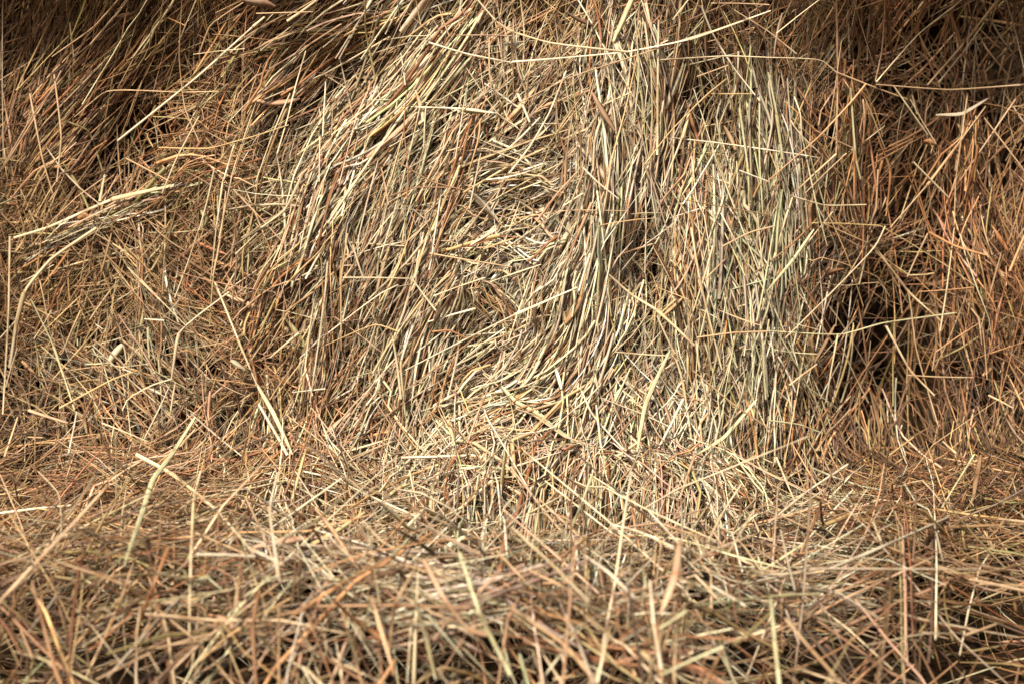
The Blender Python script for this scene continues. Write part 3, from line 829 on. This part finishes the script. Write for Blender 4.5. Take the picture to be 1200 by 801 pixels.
PLACES = [(50, 40, 'in the top left corner'), (160, 60, 'above the upper left hollow'), (130, 180, 'across the upper left hollow'), (230, 110, 'right of the upper left hollow'),
          (50, 160, 'low on the upper left edge'), (200, 190, 'below the upper left hollow'), (80, 250, 'over the thick left bundle'), (260, 230, 'in the tangle left of centre'),
          (330, 30, 'under the top edge, left'), (350, 110, 'on the slanting upper bundle'), (430, 60, 'in the upper slanting locks'), (440, 180, 'on the broad slanting lock'),
          (500, 120, 'beside the upper pink husk'), (520, 230, 'above the orange swirl'), (540, 30, 'near the top edge, centre'), (600, 150, 'right over the orange swirl'),
          (360, 240, 'in the left hanging locks'), (640, 60, 'at the centre top'), (700, 40, 'where long stalks cross, top'), (780, 60, 'under the top crossing stalks'),
          (860, 50, 'top right of centre'), (680, 130, 'in the dark upper middle'), (770, 160, 'in the upper hanging lock'), (850, 170, 'above the greenish curtain'),
          (680, 230, 'at the head of middle lock'), (790, 250, 'right of the middle lock'), (930, 40, 'left of the top right gloom'), (960, 130, 'on the brown upper right tangle'),
          (930, 210, 'beside the greenish curtain, top'), (1040, 60, 'in the top right gloom'), (1120, 50, 'near the top right corner'), (1060, 130, 'along the upper right level stalk'),
          (1150, 150, 'by the upper right edge'), (1020, 210, 'above the large right hollow'), (1110, 230, 'upper right of the hollow'), (30, 320, 'by the left edge, halfway up'),
          (90, 330, 'in the left chaotic patch'), (60, 420, 'in the lower left patch'), (170, 330, 'left of the forked stalk'), (240, 310, 'above the forked stalk'),
          (200, 430, 'along the forked stalk'), (270, 420, 'right of the forked stalk'), (130, 450, 'beneath the short greenish tuft'), (60, 500, 'at the left foot of the face'),
          (180, 510, 'below the forked stalk'), (250, 510, 'by the left end of the foot'), (330, 300, 'in the left fan of straw'), (390, 340, 'on the left hanging lock'),
          (330, 430, 'in the reddish patch left'), (370, 480, 'above the lower pink husk'), (430, 440, 'under the left hanging lock'), (480, 330, 'on the pale middle left lock'),
          (480, 440, 'low on the middle left lock'), (540, 380, 'left of the central sweep'), (590, 290, 'under the orange swirl'), (560, 480, 'on the central sweep'),
          (640, 330, 'above the central sweep'), (650, 430, 'right part of the sweep'), (610, 530, 'below the central sweep'), (700, 310, 'on the bright middle lock'),
          (700, 420, 'beneath the bright middle lock'), (750, 310, 'beside the small central hollow'), (760, 390, 'below the small central hollow'), (770, 480, 'low right of middle'),
          (720, 520, 'at the foot, right of centre'), (830, 310, 'left of the greenish curtain'), (830, 400, 'low left of greenish curtain'), (900, 340, 'on the greenish curtain'),
          (900, 440, 'at the greenish curtain hem'), (860, 500, 'under the greenish curtain'), (970, 310, 'left in the right hollow'), (1040, 330, 'over the large right hollow'),
          (1110, 310, 'right in the right hollow'), (1160, 300, 'on the orange right edge'), (980, 400, 'lower left of the hollow'), (1060, 420, 'below the right hollow'),
          (1140, 400, 'in the lower right tangle'), (970, 480, 'right foot of the face'), (1060, 490, 'in the dark right foot'), (1160, 470, 'near the right edge, low'),
          (40, 560, 'on the far left ledge'), (120, 570, 'on the left ledge'), (210, 580, 'on the ledge left of centre'), (60, 640, 'in front of left ledge'), (160, 650, 'in the left foreground'),
          (250, 660, 'by the upright left foreground stalk'), (60, 750, 'in the bottom left corner'), (160, 740, 'at the bottom, left'), (270, 740, 'low in the left foreground'),
          (330, 560, 'on the ledge, left middle'), (400, 590, 'on the middle ledge'), (490, 590, 'on the ledge, centre'), (340, 660, 'in the left middle foreground'),
          (430, 640, 'in the middle of the ledge front'), (430, 740, 'by the thick orange stalk'), (360, 760, 'at the bottom left of middle'), (520, 700, 'in the blurred middle foreground'),
          (570, 760, 'at the bottom, centre'), (620, 600, 'on the ledge under the sweep'), (700, 590, 'on the ledge right of centre'), (790, 580, 'on the right middle ledge'),
          (870, 590, 'on the right ledge'), (640, 680, 'in the centre foreground'), (720, 670, 'beside the broad pink leaf'), (800, 670, 'right of the broad pink leaf'),
          (690, 750, 'low in the centre foreground'), (780, 750, 'low right of the leaf'), (870, 720, 'in the right foreground'), (930, 580, 'at the back of right ledge'),
          (980, 600, 'on the sunny right ledge'), (1060, 570, 'on the far right ledge'), (1140, 560, 'on the ledge, right edge'), (930, 740, 'at the bottom, right of middle'),
          (1000, 670, 'by the long bent foreground stalk'), (1070, 680, 'in the dim right foreground'), (1150, 640, 'under the golden pair, right'), (1100, 750, 'in the bottom right corner')]
TONE = {'pale': 'pale straw', 'white': 'bright straw', 'tan': 'tan', 'golden': 'golden', 'pink': 'pinkish', 'brown': 'brown', 'rust': 'rusty', 'green': 'greenish',
        'olive': 'olive', 'grey': 'greyish', 'orange': 'orange'}
NODE_MAT = STRAW
def describe(p, w, tone, kind):
    L = np.hypot(*np.diff(p, axis=0).T).sum(); c = p.mean(0)
    chord = p[-1] - p[0]; ch = np.hypot(*chord)
    size = 'long' if L > 170 else ('short' if L < 60 else '')
    thick = 'thick' if w > 4.2 + (2 if c[1] > 600 else 0) else ('thin' if w < 2.5 else '')
    bend = 'bent' if ch / L < .93 else ('curved' if ch / L < .985 else '')
    a = math.degrees(math.atan2(-chord[1], chord[0])) % 180
    way = ('lying level' if a < 13 or a > 167 else 'sloping up right' if a < 35 else 'slanting right' if a < 62 else 'leaning right' if a < 80 else
           'upright' if a < 100 else 'leaning left' if a < 118 else 'slanting left' if a < 145 else 'sloping up left')
    return [size, thick, bend, TONE[tone]], {'stalk': 'stalk', 'leaf': 'dry leaf', 'husk': 'dry husk'}[kind], way, c, L
entries = []
for line in TRACED.strip().splitlines():
    a, b = line.split('|'); a = a.split(); b = b.split()
    ox, oy = TILES[a[0]]
    p = np.array([[ox + float(q.split(',')[0]) / 3, oy + float(q.split(',')[1]) / 3] for q in a[1:]])
    entries.append((p, float(b[0]) / 3, b[1], b[2] if len(b) > 2 else 'stalk'))
PA = np.array([(x, y) for x, y, _ in PLACES], float)
infos = []
for e in entries:
    adj, noun, way, c, L = describe(*e)
    near = np.argsort(((PA - np.clip(c, 0, 1200)) ** 2).sum(1))
    infos.append([adj, noun, way, c, L, PLACES[near[0]][2]])
def text(i): return ' '.join([x for x in i[0] if x] + [i[1], i[2] + ',', i[5]])
labels = [text(i) for i in infos]
for lab in set(labels):
    idx = [k for k, l in enumerate(labels) if l == lab]
    if len(idx) > 1:
        cs = np.array([infos[k][3] for k in idx]); sx, sy = np.ptp(cs[:, 0]), np.ptp(cs[:, 1])
        order = np.argsort(cs[:, 0] if sx > sy else cs[:, 1])
        words = (['left one', 'right one'] if sx > sy else ['upper one', 'lower one']) if len(idx) == 2 else (['left one', 'middle one', 'right one'] if sx > sy else ['upper one', 'middle one', 'lower one'])
        for r, o in enumerate(order):
            labels[idx[o]] = lab + ', ' + words[min(r, len(words) - 1)]
assert len(set(labels)) == len(labels)

V_LEDGE = float(uv_of(600, 530)[1][0])
def place_points(p, lift):
    """points of a stalk on the stack's surface; on the ledge steep ones stand up out of the heap instead of lying flat"""
    u, v = uv_of(p[:, 0], p[:, 1])
    S = surf(u, v, np.full(len(u), 0.0))
    # settle each point on the real surface along its sight line
    d = ray(p[:, 0], p[:, 1])
    fw0 = (base(u, v) - CAM) @ np.array([0, CR, -SR])
    b = bump(u, v) + lift
    n = nrm(v)
    den = np.minimum((d * n).sum(1), -.35)
    t = fw0 + b / den                       # surface lifted by b along the normal
    steep = abs(p[-1, 1] - p[0, 1]) / (abs(p[-1, 0] - p[0, 0]) + 1e-6)
    low = v.max() > V_LEDGE + .01 and steep > .45
    if low:
        onl = p[:, 1] > 545
        k = int(np.argmax(p[:, 1])); t0 = t[k]
        f = .75 if steep < .9 else .45
        t = np.where(onl | (p[:, 1].min() > 500), t0 + f * (t - t0), np.minimum(t, t0 + .75 * (t - t0) + .02))
    ker = np.array([.25, .5, .25])
    for _ in range(6):
        tp = np.r_[2 * t[0] - t[1], t, 2 * t[-1] - t[-2]]; t = np.convolve(tp, ker, 'valid')
    return CAM + d * t[:, None], t

def solid(P, R, N0, flat, col, sides, tw, name, mat, origin):
    ms = Mass()
    ms.add(P[None], R[None], N0[None], np.array([flat]), col[None], sides, (np.array([tw[0]]), np.array([tw[1]])))
    return ms.mesh(name, mat, origin)
def closed(m, sides, k):
    pass
n_node = 0
for (p, w, tone, kind), lab in zip(entries, labels):
    lpx = np.hypot(*np.diff(p, axis=0).T).sum()
    K = int(np.clip(lpx / 9, 7, 26))
    q = spline(p, K)
    lift = random.uniform(.010, .018) if q[:, 1].mean() < 560 else random.uniform(.017, .025)
    P, t = place_points(q, lift)
    r = w / FPX * t / 2 * .88
    s = np.linspace(0, 1, K)
    mid_v = uv_of(q[K // 2, 0], q[K // 2, 1])[1]
    N0 = nrm(mid_v)[0]
    col = np.array(PAL[tone]) * .92 + np.array(PAL['tan']) * .08
    col = np.clip(col * math.exp(random.gauss(0, .08)), .01, .8)
    origin = P[0].copy()
    if kind == 'stalk':
        # a stem: thicker joints now and then, cut ends
        r = r * (1 - .28 * s) if random.random() < .5 else r * (.72 + .28 * s)
        m = solid(P, r, N0, random.uniform(.55, .9), col, 6, (random.uniform(0, 3), 0), 'hay_stalk', STRAW, origin)
        name, cat = 'hay_stalk', 'straw'
    elif kind == 'leaf':
        r = r * 1.15 * np.sin(np.pi * np.clip(s * .93 + .05, 0, 1)) ** .5
        m = solid(P, r, N0, .16, col, 6, (random.uniform(-.3, .3), random.uniform(-.8, .8)), 'dry_leaf', HAY, origin)
        name, cat = 'dry_leaf', 'leaf'
    else:
        r = r * np.sin(np.pi * np.clip(s * .9 + .07, 0, 1)) ** .45
        m = solid(P, r, N0, .42, col, 6, (0, .3), 'dry_husk', HAY, origin)
        name, cat = 'dry_husk', 'husk'
    o = bpy.data.objects.new(name, m); SC.collection.objects.link(o)
    o.location = origin
    o['label'] = lab; o['category'] = cat
    o['group'] = {'hay_stalk': 'loose stalks lying on the hay', 'dry_leaf': 'broad dry leaves in the hay', 'dry_husk': 'dry husks caught in the hay'}[name]
    if kind == 'stalk' and w >= 3.3 and lpx > 90:
        # the swollen joint of the stem, at the bend if there is one
        k = int(K * (.5 if len(p) == 2 else .42))
        if len(p) > 2:
            dd = np.diff(q, axis=0); an = np.unwrap(np.arctan2(dd[:, 1], dd[:, 0])); k = int(np.clip(np.argmax(np.abs(np.diff(an))) + 1, 2, K - 3))
        T = (P[k + 1] - P[k - 1]); T /= np.linalg.norm(T)
        hl = r[k] * 1.5
        Q = P[k] + T * np.linspace(-hl, hl, 5)[:, None]
        nm = solid(Q, r[k] * np.array([1.0, 1.16, 1.24, 1.14, .98]), N0, .9, col * np.array([.62, .5, .42]), 8, (0, 0), 'node', STRAW, origin)
        c = bpy.data.objects.new('node', nm); SC.collection.objects.link(c); c.parent = o
        # dry sheath wrapped round the stem just past the joint
        k2 = min(k + 1 + max(2, K // 5), K - 1)
        if k2 - k >= 2:
            Q = P[k:k2 + 1] + N0 * r[k] * .18; nn = len(Q); e = np.linspace(0, 1, nn)
            sm = solid(Q, r[k:k2 + 1] * (1.42 - .42 * e), N0, .62, col * np.array([.92, .84, .74]), 8, (.3, .5), 'leaf_sheath', HAY, origin)
            c = bpy.data.objects.new('leaf_sheath', sm); SC.collection.objects.link(c); c.parent = o
